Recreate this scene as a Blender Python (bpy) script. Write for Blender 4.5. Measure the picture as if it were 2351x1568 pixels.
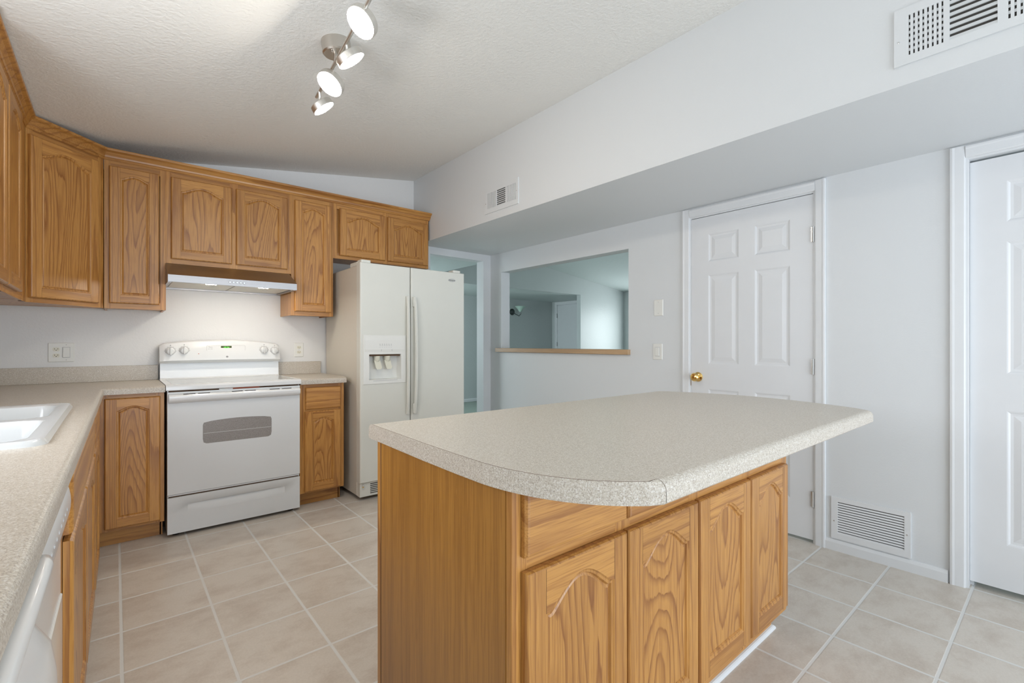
import bpy, math, random
from math import sin, cos, pi, radians, sqrt
from mathutils import Vector, Matrix
random.seed(7)
for o in list(bpy.data.objects): bpy.data.objects.remove(o, do_unlink=True)
C = bpy.context.scene.collection
SC = bpy.context.scene
# ------------------------------------------------------------------ camera
cam = bpy.data.cameras.new('camera'); co = bpy.data.objects.new('camera', cam); C.objects.link(co)
cam.sensor_width = 36; cam.lens = 36*1080.4/2351; cam.shift_y = 4.6/2351; cam.clip_start = .02; cam.clip_end = 100
co.location = (0, 0, 1.165); co.rotation_euler = (radians(90), 0, -0.70016)
SC.camera = co
# ------------------------------------------------------------------ world and exposure
w = bpy.data.worlds.new('world'); SC.world = w; w.use_nodes = True
w.node_tree.nodes['Background'].inputs[0].default_value = (.62, .74, .9, 1)
w.node_tree.nodes['Background'].inputs[1].default_value = .6
SC.view_settings.view_transform = 'Standard'; SC.view_settings.look = 'None'
SC.view_settings.gamma = 1; SC.view_settings.use_curve_mapping = False
SC.view_settings.exposure = 0.68
def area(name, loc, target, size, power, col):
    l = bpy.data.lights.new(name, 'AREA'); l.shape = 'RECTANGLE'; l.size, l.size_y = size; l.energy = power; l.color = col
    o = bpy.data.objects.new(name, l); C.objects.link(o); o.location = loc
    o.rotation_euler = (Vector(target)-Vector(loc)).to_track_quat('-Z', 'Y').to_euler()
    return o
# daylight through the window over the sink and through the living room window
area('patio_fill', (1.45, -2.85, 1.0), (1.45, .9, 3.0), (2.6, 1.7), 66, (.83, .91, 1.0))  # stands for daylight from behind; set low and tilted up as added ceiling fill
area('daylight_sink_window', (-.85, 1.55, 1.55), (1.2, 2.1, 2.35), (.75, .8), 14, (.92, .95, 1.0))
area('daylight_living_window', (8.5, 5.2, 1.35), (4, 5.2, 1.1), (1.1, 1.2), 20, (.90, .99, 1.0))
area('daylight_living_door', (6.2, -.2, 1.5), (6.2, 6, 1.5), (2.0, 1.8), 9, (.86, .97, 1.0))
area('hall_fill', (1.65, 6.9, 1.5), (6, 7.0, 1.2), (1.4, 1.4), 48, (.82, .94, 1.0))  # added lamp that brightens the hall; no window is built there
area('hall_doorway_fill', (2.6, 7.0, 1.3), (2.9, 4.1, 1.0), (.8, 1.4), 5, (.8, .93, 1.0))  # added lamp inside the hall, aimed at the kitchen doorway; no door behind it

# ------------------------------------------------------------------ materials
MATS = {}
def nt(name):
    m = bpy.data.materials.new(name); m.use_nodes = True; MATS[name] = m
    t = m.node_tree; b = t.nodes['Principled BSDF']
    return m, t, b
def N(t, kind, **kw):
    n = t.nodes.new(kind)
    for k, v in kw.items():
        if isinstance(k, str) and hasattr(n, k): setattr(n, k, v)
    return n
def L(t, a, b): t.links.new(a, b)
def ramp(t, fac, stops):
    r = t.nodes.new('ShaderNodeValToRGB'); e = r.color_ramp.elements
    while len(e) > 1: e.remove(e[-1])
    e[0].position = stops[0][0]; e[0].color = (*stops[0][1], 1)
    for p, c in stops[1:]:
        q = e.new(p); q.color = (*c, 1)
    L(t, fac, r.inputs[0]); return r.outputs[0]
def noise(t, vec, scale, detail=3, rough=.55, w=None, dist=0):
    n = t.nodes.new('ShaderNodeTexNoise')
    if w is not None: n.noise_dimensions = '4D'; L(t, w, n.inputs['W'])
    L(t, vec, n.inputs['Vector']); n.inputs['Scale'].default_value = scale; n.inputs['Detail'].default_value = detail
    n.inputs['Roughness'].default_value = rough; n.inputs['Distortion'].default_value = dist
    return n.outputs[0]
def mapv(t, vec, scale=(1, 1, 1), loc=(0, 0, 0)):
    m = t.nodes.new('ShaderNodeMapping'); L(t, vec, m.inputs[0]); m.inputs['Scale'].default_value = scale; m.inputs['Location'].default_value = loc
    return m.outputs[0]
def mth(t, op, a, b=None, c=None):
    m = t.nodes.new('ShaderNodeMath'); m.operation = op
    for i, v in enumerate((a, b, c)):
        if v is None: continue
        if isinstance(v, (int, float)): m.inputs[i].default_value = v
        else: L(t, v, m.inputs[i])
    return m.outputs[0]
def mix(t, fac, a, b, kind='MIX'):
    m = t.nodes.new('ShaderNodeMix'); m.data_type = 'RGBA'; m.blend_type = kind
    for sock, v in ((m.inputs[0], fac), (m.inputs[6], a), (m.inputs[7], b)):
        if isinstance(v, (int, float)): sock.default_value = v
        elif isinstance(v, tuple): sock.default_value = (*v, 1)
        else: L(t, v, sock)
    return m.outputs[2]
def bump(t, b, h, strength, dist=.01):
    n = t.nodes.new('ShaderNodeBump'); n.inputs['Strength'].default_value = strength; n.inputs['Distance'].default_value = dist
    L(t, h, n.inputs['Height']); L(t, n.outputs[0], b.inputs['Normal'])
def objco(t): return t.nodes.new('ShaderNodeTexCoord').outputs['Object']
def simple(name, col, rough=.5, metal=0, coat=0, emit=0, spec=None, vary=.02):
    m, t, b = nt(name)
    v = objco(t); f = noise(t, v, 9, 2)
    c = mix(t, f, tuple(x*(1-vary) for x in col), tuple(min(1, x*(1+vary)) for x in col))
    L(t, c, b.inputs['Base Color'])
    b.inputs['Roughness'].default_value = rough; b.inputs['Metallic'].default_value = metal
    b.inputs['Coat Weight'].default_value = coat; b.inputs['Coat Roughness'].default_value = .08
    if spec is not None: b.inputs['Specular IOR Level'].default_value = spec
    if emit: b.inputs['Emission Color'].default_value = (*col, 1); b.inputs['Emission Strength'].default_value = emit
    return m
def oak(name, axis, light=(.58, .292, .074), dark=(.27, .098, .018), al=.5, ac=11, rings=9, k=.8, pk=.5):
    """golden oak; grain runs along the given local axis"""
    m, t, b = nt(name)
    v = objco(t); rnd = t.nodes.new('ShaderNodeObjectInfo').outputs['Random']
    W = mth(t, 'MULTIPLY', rnd, 37.0)
    def st(a, c): s_ = [c]*3; s_[axis] = a; return mapv(t, v, tuple(s_))
    f1 = noise(t, st(al, ac), 1.0, .6, .4, W, .15)
    wob = noise(t, st(9, 30), 1.0, 2, .5, W)
    f = mth(t, 'ADD', mth(t, 'MULTIPLY', f1, rings), mth(t, 'MULTIPLY', wob, .30))
    saw = mth(t, 'FRACT', f)
    pores = noise(t, st(7, 260), 1.0, 2, .6, W)
    streak = noise(t, st(2.2, 75), 1.0, 3, .6, W)
    tone = noise(t, st(1.0, 3.0), 1.0, 1, .5, W)
    mid = tuple(a*.60+d*.40 for a, d in zip(light, dark))
    dk = tuple(d*k+l*(1-k) for l, d in zip(light, dark))
    soft = mth(t, 'ADD', saw, mth(t, 'MULTIPLY', mth(t, 'SUBTRACT', streak, .5), .5))
    ringc = ramp(t, soft, [(0, light), (.04, mid), (.10, dk), (.30, mid), (.55, light), (1, light)])
    c = mix(t, ramp(t, pores, [(.40, (pk, pk, pk)), (.52, (0, 0, 0))]), ringc, tuple(d*1.1 for d in dark))
    c3 = mix(t, ramp(t, streak, [(.34, (.4, .4, .4)), (.58, (0, 0, 0))]), c, mid)
    c4 = mix(t, 1.0, c3, ramp(t, tone, [(.3, (.86, .82, .78)), (.7, (1.05, 1.04, 1.02))]), 'MULTIPLY')
    c5 = mix(t, 1.0, c4, ramp(t, rnd, [(0, (.92, .90, .86)), (1, (1.05, 1.04, 1.02))]), 'MULTIPLY')
    L(t, c5, b.inputs['Base Color'])
    b.inputs['Roughness'].default_value = .38; b.inputs['Coat Weight'].default_value = .3; b.inputs['Coat Roughness'].default_value = .25
    bump(t, b, pores, .15, .0008)
    return m
oak('oak_x', 0, rings=6); oak('oak_y', 1, rings=6); oak('oak_z', 2, al=.4, ac=14, rings=9)
oak('oak_panel', 2, al=1.1, ac=6.5, rings=21, k=1.0)
oak('oak_veneer', 2, (.455, .22, .045), (.27, .115, .022), al=.25, ac=20, rings=4, k=.25, pk=.6)
oak('oak_shelf', 1, (.54, .37, .22), (.38, .24, .13), al=.3, ac=20, rings=3, k=.6)
def paint(name, col, bs, sc, rough=.55):
    m, t, b = nt(name)
    v = objco(t)
    n1 = noise(t, v, sc, 3, .6); n2 = noise(t, v, 1.3, 2)
    c = mix(t, n2, tuple(x*.985 for x in col), col)
    L(t, c, b.inputs['Base Color']); b.inputs['Roughness'].default_value = rough
    bump(t, b, n1, bs, .004)
    return m
paint('wall_paint', (.80, .80, .79), .35, 90, .5)
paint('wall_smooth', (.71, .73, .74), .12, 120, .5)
paint('ceiling_paint', (.86, .855, .82), 1.0, 55, .65)
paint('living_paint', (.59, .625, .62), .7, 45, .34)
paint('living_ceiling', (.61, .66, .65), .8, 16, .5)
simple('trim_white', (.75, .765, .775), .34)
simple('door_white', (.74, .755, .77), .36)
m, t, b = nt('floor_tile')
v = objco(t); sep = t.nodes.new('ShaderNodeSeparateXYZ'); L(t, v, sep.inputs[0])
P = .3095
ux = mth(t, 'DIVIDE', mth(t, 'ADD', sep.outputs[0], -.018+P*20), P); uy = mth(t, 'DIVIDE', mth(t, 'ADD', sep.outputs[1], -.300+P*20), P)
def edge(u):
    f = mth(t, 'FRACT', u); return mth(t, 'SUBTRACT', .5, mth(t, 'ABSOLUTE', mth(t, 'SUBTRACT', f, .5)))
wob = mth(t, 'MULTIPLY', mth(t, 'SUBTRACT', noise(t, v, 40, 2), .5), .006)
d = mth(t, 'ADD', mth(t, 'MINIMUM', edge(ux), edge(uy)), wob)
grout = mth(t, 'SUBTRACT', 1.0, mth(t, 'SMOOTH_MIN', mth(t, 'MAXIMUM', mth(t, 'MULTIPLY', mth(t, 'SUBTRACT', d, .0125), 110), 0.0), 1.0, .05))
cmb = t.nodes.new('ShaderNodeCombineXYZ'); L(t, mth(t, 'FLOOR', ux), cmb.inputs[0]); L(t, mth(t, 'FLOOR', uy), cmb.inputs[1])
wn = t.nodes.new('ShaderNodeTexWhiteNoise'); L(t, cmb.outputs[0], wn.inputs['Vector'])
ofs = t.nodes.new('ShaderNodeVectorMath'); ofs.operation = 'MULTIPLY_ADD'; L(t, wn.outputs['Color'], ofs.inputs[0]); ofs.inputs[1].default_value = (9, 9, 9); L(t, v, ofs.inputs[2])
cl = noise(t, mapv(t, ofs.outputs[0], (1, 1.5, 1)), 5.5, 7, .68, None, .1)
fine = noise(t, v, 120, 3, .7)
tc = ramp(t, cl, [(.28, (.52, .45, .38)), (.42, (.59, .525, .455)), (.55, (.66, .605, .535)), (.8, (.68, .63, .57))])
tc = mix(t, .14, tc, ramp(t, fine, [(.3, (.35, .28, .22)), (.7, (.8, .74, .66))]))
L(t, mix(t, grout, tc, (.72, .715, .69)), b.inputs['Base Color'])
rr = t.nodes.new('ShaderNodeMapRange'); L(t, grout, rr.inputs[0]); rr.inputs[3].default_value = .34; rr.inputs[4].default_value = .8; L(t, rr.outputs[0], b.inputs['Roughness'])
bump(t, b, mth(t, 'ADD', mth(t, 'MULTIPLY', grout, -.6), mth(t, 'MULTIPLY', cl, .35)), .35, .004)
m, t, b = nt('laminate')
v = objco(t)
n1 = noise(t, v, 420, 1, .5); n2 = noise(t, mapv(t, v, (1, 1, 1), (3, 7, 1)), 330, 1, .5); n3 = noise(t, v, 150, 2, .6)
c = ramp(t, n3, [(.35, (.50, .445, .365)), (.65, (.61, .555, .475))])
c = mix(t, ramp(t, n1, [(.56, (0, 0, 0)), (.62, (.55, .55, .55))]), c, (.24, .18, .14))
c = mix(t, ramp(t, n2, [(.55, (0, 0, 0)), (.62, (.45, .45, .45))]), c, (.80, .78, .74))
L(t, c, b.inputs['Base Color']); b.inputs['Roughness'].default_value = .33
m, t, b = nt('laminate_edge_shaded')  # same laminate on the end band, its greyer shading put into the colour
v = objco(t)
n1 = noise(t, v, 330, 1, .5); n2 = noise(t, mapv(t, v, (1, 1, 1), (3, 7, 1)), 230, 1, .5)
c = mix(t, ramp(t, n1, [(.555, (0, 0, 0)), (.60, (.9, .9, .9))]), (.345, .34, .335), (.12, .11, .10))
c = mix(t, ramp(t, n2, [(.55, (0, 0, 0)), (.60, (.85, .85, .85))]), c, (.70, .71, .72))
L(t, c, b.inputs['Base Color']); b.inputs['Roughness'].default_value = .4
simple('sink_enamel', (.66, .67, .67), .2, coat=.3)
simple('seam_brown', (.12, .055, .03), .6)
simple('enamel', (.78, .79, .79), .22, coat=.3)
simple('enamel_door', (.74, .76, .77), .5)
simple('enamel_cream', (.78, .76, .71), .2, coat=.3)
simple('fridge_white', (.72, .72, .66), .38)
m, t, b = nt('fridge_side')
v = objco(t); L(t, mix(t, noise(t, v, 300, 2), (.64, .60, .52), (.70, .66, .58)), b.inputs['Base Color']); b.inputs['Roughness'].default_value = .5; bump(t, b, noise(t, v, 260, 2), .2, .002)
simple('plastic_white', (.80, .80, .76), .35)
simple('plastic_almond', (.74, .72, .60), .35)
simple('dark_gap', (.015, .013, .012), .8)
simple('brown_gap', (.09, .045, .02), .8)
simple('red_insulation', (.42, .09, .04), .8)
simple('duct_dark', (.05, .045, .04), .8)
simple('chrome', (.72, .72, .72), .18, metal=1)
simple('nickel', (.62, .58, .53), .3, metal=1)
simple('nickel_light', (.72, .70, .66), .38, metal=1)
simple('brass', (.83, .56, .20), .16, metal=1)
m, t, b = nt('stainless')
v = objco(t); L(t, mix(t, noise(t, mapv(t, v, (1, 60, 60)), 3, 2), (.36, .345, .345), (.44, .43, .43)), b.inputs['Base Color'])
b.inputs['Metallic'].default_value = 1; b.inputs['Roughness'].default_value = .36; b.inputs['Anisotropic'].default_value = .5
simple('filter_metal', (.66, .64, .58), .5, metal=.3)
simple('grey_mark', (.33, .33, .34), .6)
simple('faint_mark', (.55, .55, .55), .6)
simple('red_mark', (.55, .12, .08), .6)
simple('display_glass', (.09, .12, .04), .2)
simple('display_green', (.10, .75, .06), .5, emit=.8)
m, t, b = nt('oven_window')
v = objco(t); vo = t.nodes.new('ShaderNodeTexVoronoi'); L(t, v, vo.inputs['Vector']); vo.inputs['Scale'].default_value = 520
L(t, ramp(t, vo.outputs['Distance'], [(.2, (.13, .12, .11)), (.5, (.36, .34, .33))]), b.inputs['Base Color']); b.inputs['Roughness'].default_value = .22
m, t, b = nt('cooktop_glass')
v = objco(t); L(t, mix(t, ramp(t, noise(t, v, 500, 1), [(.5, (0, 0, 0)), (.56, (1, 1, 1))]), (.55, .57, .57), (.40, .42, .42)), b.inputs['Base Color']); b.inputs['Roughness'].default_value = .07
simple('lamp_diffuser', (1.0, .91, .78), .4, emit=60)
simple('hood_lamp', (1.0, .91, .78), .4, emit=130)
simple('shade_glass', (.55, .72, .62), .4)
simple('bronze', (.10, .11, .11), .35, metal=1)
m, t, b = nt('living_floor')
v = objco(t); L(t, mix(t, noise(t, mapv(t, v, (1, 9, 1)), 3, 4), (.24, .30, .26), (.34, .40, .35)), b.inputs['Base Color']); b.inputs['Roughness'].default_value = .5

# ------------------------------------------------------------------ mesh helpers
class MB:
    def __init__(s): s.v = []; s.f = []; s.m = []; s.names = []; s.sm = []
    def mi(s, mat):
        if mat not in s.names: s.names.append(mat)
        return s.names.index(mat)
    def face(s, pts, mat, smooth=False):
        n = len(s.v); s.v += [tuple(p) for p in pts]; s.f.append(tuple(range(n, n+len(pts)))); s.m.append(s.mi(mat)); s.sm.append(smooth)
    def faces(s, V, F, mat, smooth=False):
        n = len(s.v); s.v += [tuple(p) for p in V]; k = s.mi(mat)
        for f in F: s.f.append(tuple(n+i for i in f)); s.m.append(k); s.sm.append(smooth)
    def box(s, a, b, mat, bev=0):
        (x0, y0, z0), (x1, y1, z1) = a, b
        x0, x1 = min(x0, x1), max(x0, x1); y0, y1 = min(y0, y1), max(y0, y1); z0, z1 = min(z0, z1), max(z0, z1)
        if not bev:
            V = [(x, y, z) for x in (x0, x1) for y in (y0, y1) for z in (z0, z1)]
            s.faces(V, [(0, 1, 3, 2), (4, 6, 7, 5), (0, 4, 5, 1), (2, 3, 7, 6), (0, 2, 6, 4), (1, 5, 7, 3)], mat)
        else:
            e = bev; V = []; idx = {}
            for ix in (0, 1):
                for iy in (0, 1):
                    for iz in (0, 1):
                        X = (x0, x1)[ix]; Y = (y0, y1)[iy]; Z = (z0, z1)[iz]
                        sx, sy, sz = (1, -1)[ix]*e, (1, -1)[iy]*e, (1, -1)[iz]*e
                        for k, p in enumerate(((X, Y+sy, Z+sz), (X+sx, Y, Z+sz), (X+sx, Y+sy, Z))):
                            idx[(ix, iy, iz, k)] = len(V); V.append(p)
            F = []
            I = lambda *a: idx[a]
            for i in (0, 1):
                F.append([I(i, 0, 0, 0), I(i, 1, 0, 0), I(i, 1, 1, 0), I(i, 0, 1, 0)])
                F.append([I(0, i, 0, 1), I(1, i, 0, 1), I(1, i, 1, 1), I(0, i, 1, 1)])
                F.append([I(0, 0, i, 2), I(1, 0, i, 2), I(1, 1, i, 2), I(0, 1, i, 2)])
            for i in (0, 1):
                for j in (0, 1):
                    F.append([I(i, j, 0, 0), I(i, j, 1, 0), I(i, j, 1, 1), I(i, j, 0, 1)])
                    F.append([I(i, 0, j, 0), I(i, 1, j, 0), I(i, 1, j, 2), I(i, 0, j, 2)])
                    F.append([I(0, i, j, 1), I(1, i, j, 1), I(1, i, j, 2), I(0, i, j, 2)])
            for i in (0, 1):
                for j in (0, 1):
                    for k in (0, 1): F.append([I(i, j, k, 0), I(i, j, k, 1), I(i, j, k, 2)])
            s.faces(V, F, mat)
        return s
    def prism(s, poly, z0, z1, mat, side=None, smooth=False):
        n = len(poly)
        s.face([(x, y, z1) for x, y in poly], mat); s.face([(x, y, z0) for x, y in reversed(poly)], mat)
        V = [(x, y, z0) for x, y in poly]+[(x, y, z1) for x, y in poly]
        s.faces(V, [(i, (i+1) % n, n+(i+1) % n, n+i) for i in range(n)], side or mat, smooth)
    def extr(s, poly, axis, a, b, mat, smooth=False):
        """extrude a polygon given in the two other axes along an axis"""
        def mk(p, c):
            q = list(p); q.insert(axis, c); return tuple(q)
        n = len(poly)
        s.face([mk(p, a) for p in poly], mat); s.face([mk(p, b) for p in reversed(poly)], mat)
        V = [mk(p, a) for p in poly]+[mk(p, b) for p in poly]
        s.faces(V, [(i, (i+1) % n, n+(i+1) % n, n+i) for i in range(n)], mat, smooth)
    def tube(s, pts, r, mat, n=10, caps=True, smooth=True, flat=1.0):
        pts = [Vector(p) for p in pts]; rs = r if isinstance(r, (list, tuple)) else [r]*len(pts)
        V = []; up = None
        for i, p in enumerate(pts):
            d = (pts[min(i+1, len(pts)-1)]-pts[max(i-1, 0)]).normalized()
            if up is None: up = Vector((0, 0, 1)) if abs(d.z) < .9 else Vector((1, 0, 0))
            a = d.cross(up).normalized(); b2 = a.cross(d).normalized(); up = b2
            for k in range(n):
                th = 2*pi*k/n; V.append(p+(a*cos(th)+b2*sin(th)*flat)*rs[i])
        F = [(i*n+k, i*n+(k+1) % n, (i+1)*n+(k+1) % n, (i+1)*n+k) for i in range(len(pts)-1) for k in range(n)]
        s.faces(V, F, mat, smooth)
        if caps:
            s.face(V[:n], mat); s.face(V[-n:], mat)
    def lathe(s, prof, c, ax, mat, n=24, smooth=True):
        """prof: (r, t) along axis ax from centre c"""
        ax = Vector(ax).normalized(); c = Vector(c)
        u = ax.cross(Vector((0, 0, 1)) if abs(ax.z) < .9 else Vector((1, 0, 0))).normalized(); v = ax.cross(u)
        V = [c+ax*t+(u*cos(2*pi*k/n)+v*sin(2*pi*k/n))*r for r, t in prof for k in range(n)]
        F = [(i*n+k, i*n+(k+1) % n, (i+1)*n+(k+1) % n, (i+1)*n+k) for i in range(len(prof)-1) for k in range(n)]
        s.faces(V, F, mat, smooth)
        for i in (0, len(prof)-1):
            if prof[i][0] > 1e-5: s.face(V[i*n:i*n+n], mat)
    def sweep(s, path, prof, mat, closed=False, caps=True, smooth=False):
        """prof: list of (out, z); path 2D; 'out' is to the right of travel; mitred"""
        n = len(path); m = len(prof); V = []
        for i, p in enumerate(path):
            p = Vector(p)
            ds = []
            if i > 0 or closed: ds.append((p-Vector(path[i-1])).normalized())
            if i < n-1 or closed: ds.append((Vector(path[(i+1) % n])-p).normalized())
            ns = [Vector((d.y, -d.x)) for d in ds]
            if len(ns) == 2:
                a = (ns[0]+ns[1]); a = a/(a.length_squared)*2 if a.length > 1e-6 else ns[0]
            else: a = ns[0]
            for o, z in prof: V.append((p.x+a.x*o, p.y+a.y*o, z))
        F = []
        for i in range(n if closed else n-1):
            for k in range(m):
                j = (i+1) % n; F.append((i*m+k, j*m+k, j*m+(k+1) % m, i*m+(k+1) % m))
        s.faces(V, F, mat, smooth)
        if caps and not closed: s.face(V[:m], mat); s.face(V[-m:], mat)
    def rings(s, R, mats, fill=None):
        """successive rings of equal length joined by quads"""
        for i in range(len(R)-1):
            n = len(R[i]); mt = mats[i] if isinstance(mats, list) else mats
            s.faces(R[i]+R[i+1], [(k, (k+1) % n, n+(k+1) % n, n+k) for k in range(n)], mt)
        if fill: s.face(R[-1], fill)
    def build(s, name, parent=None, loc=None, rot=None, angle=None):
        me = bpy.data.meshes.new(name); me.from_pydata(s.v, [], s.f)
        for nme in s.names: me.materials.append(MATS[nme])
        me.polygons.foreach_set('material_index', s.m); me.polygons.foreach_set('use_smooth', s.sm)
        import bmesh
        bm = bmesh.new(); bm.from_mesh(me); bmesh.ops.remove_doubles(bm, verts=bm.verts, dist=1e-5); bmesh.ops.recalc_face_normals(bm, faces=bm.faces); bm.to_mesh(me); bm.free()
        if any(s.sm): me.set_sharp_from_angle(angle=radians(38))
        me.update()
        o = bpy.data.objects.new(name, me); C.objects.link(o)
        if parent: o.parent = parent
        if loc: o.location = loc
        if rot: o.rotation_euler = rot
        return o
def empty(name, loc, rz=0, label=None, cat=None, group=None, kind=None):
    o = bpy.data.objects.new(name, None); C.objects.link(o); o.location = loc; o.rotation_euler = (0, 0, rz); o.empty_display_size = .1
    return tag(o, label, cat, group, kind)
def tag(o, label=None, cat=None, group=None, kind=None):
    if label: o['label'] = label
    if cat: o['category'] = cat
    if group: o['group'] = group
    if kind: o['kind'] = kind
    return o
def struct(name, mb): return tag(mb.build(name), kind='structure')
def text(name, s, size, parent, loc, rot, mat, ext=.0003):
    cu = bpy.data.curves.new(name, 'FONT'); cu.body = s; cu.size = size; cu.extrude = ext; cu.align_x = 'CENTER'; cu.align_y = 'CENTER'
    cu.materials.append(MATS[mat]); tmp = bpy.data.objects.new(name, cu); C.objects.link(tmp)
    me = bpy.data.meshes.new_from_object(tmp, depsgraph=bpy.context.evaluated_depsgraph_get()); bpy.data.objects.remove(tmp, do_unlink=True)
    o = bpy.data.objects.new(name, me); C.objects.link(o); o.parent = parent; o.location = loc; o.rotation_euler = rot
    return o
def rrect(x0, x1, z0, z1, r, n=4):
    pts = []
    for cx, cz, a0 in ((x1-r, z0+r, -90), (x1-r, z1-r, 0), (x0+r, z1-r, 90), (x0+r, z0+r, 180)):
        for k in range(n+1):
            a = radians(a0+90*k/n); pts.append((cx+r*cos(a), cz+r*sin(a)))
    return pts

# ------------------------------------------------------------------ main dimensions
XL, YW, XS, XR = -.665, 4.115, 2.217, 3.105      # left wall, stove wall, soffit face, right wall
YB = -2.8                                        # wall behind the camera
ZS = 2.115                                       # soffit underside
def zc(x): return 2.743-.1495*(XS-x)
T = .12
# ------------------------------------------------------------------ setting
mb = MB(); mb.box((XL-T, YB-T, -.05), (XR+T, 4.165, 0), 'floor_tile'); struct('floor', mb)
mb = MB()
mb.extr([(XL-T, zc(XL-T)), (XS, zc(XS)), (XS, zc(XS)+.1), (XL-T, zc(XL-T)+.1)], 1, YB-T, YW+T, 'ceiling_paint')
struct('ceiling', mb)
# stove wall
mb = MB(); mb.extr([(XL-T, 0), (2.30, 0), (2.30, 2.13), (XS, 2.13), (XS, zc(XS)+.02), (XL-T, zc(XL-T)+.02)], 1, YW, YW+T, 'wall_paint')
mb.box((2.30, 4.045, 0), (2.36, 4.165, 2.045), 'wall_smooth')
mb.box((2.30, 4.045, 2.045), (XR, 4.165, 2.12), 'wall_smooth')
mb.box((3.009, 4.045, 0), (XR, 4.165, 2.045), 'wall_smooth')
struct('wall_back', mb)
# left wall with the window over the sink
mb = MB()
for a, b_ in (((YB-T, 0), (1.12, 2.315)), ((1.12, 0), (2.0, 1.12)), ((1.12, 1.98), (2.0, 2.315)), ((2.0, 0), (YW, 2.315))):
    mb.box((XL-T, a[0], a[1]), (XL, b_[0], b_[1]+(.0)), 'wall_paint')
struct('wall_left', mb)
mb = MB()
for (y0, y1, z0, z1) in ((1.12, 1.15, 1.12, 1.98), (1.97, 2.0, 1.12, 1.98), (1.15, 1.97, 1.12, 1.15), (1.15, 1.97, 1.95, 1.98), (1.545, 1.575, 1.15, 1.95)):
    mb.box((XL-.09, y0, z0), (XL-.03, y1, z1), 'trim_white')
struct('window_1', mb)
# soffit
mb = MB()
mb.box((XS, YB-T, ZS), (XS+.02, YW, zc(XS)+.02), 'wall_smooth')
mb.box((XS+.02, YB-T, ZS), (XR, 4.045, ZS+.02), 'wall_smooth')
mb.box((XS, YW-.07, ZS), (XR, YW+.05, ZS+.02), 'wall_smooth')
struct('ceiling_soffit', mb)
# right wall with pass-through and two door openings
D1 = (.955, 1.733); D2 = (-.46, .322); DT = 2.05; PO = (2.254, 3.859, 1.117, 1.915)
mb = MB()
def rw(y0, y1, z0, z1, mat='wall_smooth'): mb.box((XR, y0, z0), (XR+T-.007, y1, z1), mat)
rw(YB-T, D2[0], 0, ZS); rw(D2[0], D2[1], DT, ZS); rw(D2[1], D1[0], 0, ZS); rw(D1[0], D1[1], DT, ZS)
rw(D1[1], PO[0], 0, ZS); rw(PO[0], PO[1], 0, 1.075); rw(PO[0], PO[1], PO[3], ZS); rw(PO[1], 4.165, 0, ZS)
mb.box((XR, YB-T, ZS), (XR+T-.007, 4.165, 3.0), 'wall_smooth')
struct('wall_right', mb)
# wall behind the camera with the patio opening
mb = MB()
for x0, x1, z0, z1 in ((XL-T, .1, 0, 2.3), (2.8, XR, 0, 2.115), (.1, 2.8, 2.08, 2.36), (.1, 2.8, 0, .05)):
    mb.box((x0, YB-T, z0), (x1, YB, z1), 'wall_paint')
mb.extr([(XL, 2.3), (.1, 2.3), (.1, 2.36), (XS, 2.36), (XS, 2.75), (XL, 2.32)], 1, YB-T, YB, 'wall_paint')
struct('wall_front', mb)
mb = MB()
for x0, x1, z0, z1 in ((.1, .16, .05, 2.08), (2.74, 2.8, .05, 2.08), (.16, 2.74, .05, .11), (.16, 2.74, 2.02, 2.08), (1.42, 1.48, .11, 2.02)):
    mb.box((x0, YB-.09, z0), (x1, YB-.03, z1), 'trim_white')
struct('window_2', mb)
# living room and hall beyond
mb = MB(); mb.box((1.6, -.4, -.06), (8.6, 7.95, -.004), 'living_floor'); o = struct('floor_living', mb)
def zl(x): return 2.469+.302*(x-4.479) if x < 5.17 else 2.505-.127*(x-6.559)
mb = MB()
pf = [(XR+T, 2.10), (3.27, 2.10), (5.17, zl(5.169)), (8.5, zl(8.5))]
for i in range(3):
    (xa, za), (xb, zb) = pf[i], pf[i+1]
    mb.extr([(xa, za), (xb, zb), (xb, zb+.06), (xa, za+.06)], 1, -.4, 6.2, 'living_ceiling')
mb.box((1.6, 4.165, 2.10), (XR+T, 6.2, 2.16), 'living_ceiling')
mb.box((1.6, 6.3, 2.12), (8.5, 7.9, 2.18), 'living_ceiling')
struct('ceiling_living', mb)
mb = MB()
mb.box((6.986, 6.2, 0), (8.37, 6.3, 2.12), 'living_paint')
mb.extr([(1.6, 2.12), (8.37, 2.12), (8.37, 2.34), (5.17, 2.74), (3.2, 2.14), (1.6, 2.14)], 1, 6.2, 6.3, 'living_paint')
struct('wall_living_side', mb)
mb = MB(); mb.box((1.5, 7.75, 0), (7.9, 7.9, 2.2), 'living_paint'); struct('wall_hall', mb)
mb = MB(); mb.box((7.75, 6.32, 0), (7.87, 6.80, 2.2), 'living_paint'); mb.box((7.75, 7.60, 0), (7.87, 7.75, 2.2), 'living_paint'); mb.box((7.75, 6.80, 2.05), (7.87, 7.60, 2.2), 'living_paint')
struct('wall_hall_end', mb)
mb = MB()
for a, b_ in (((-.4, 0), (4.6, 2.6)), ((4.6, 0), (5.8, .75)), ((4.6, 1.95), (5.8, 2.6)), ((5.8, 0), (6.25, 2.6))):
    mb.box((8.37, a[0], a[1]), (8.49, b_[0], b_[1]), 'living_paint')
struct('wall_living_right', mb)
mb = MB()
for y0, y1, z0, z1 in ((4.6, 4.65, .75, 1.95), (5.75, 5.8, .75, 1.95), (4.65, 5.75, .75, .8), (4.65, 5.75, 1.9, 1.95)):
    mb.box((8.40, y0, z0), (8.46, y1, z1), 'trim_white')
struct('window_3', mb)
mb = MB(); mb.box((1.5, 4.165, 0), (1.6, 7.9, 2.2), 'living_paint'); struct('wall_hall_left', mb)
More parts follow.
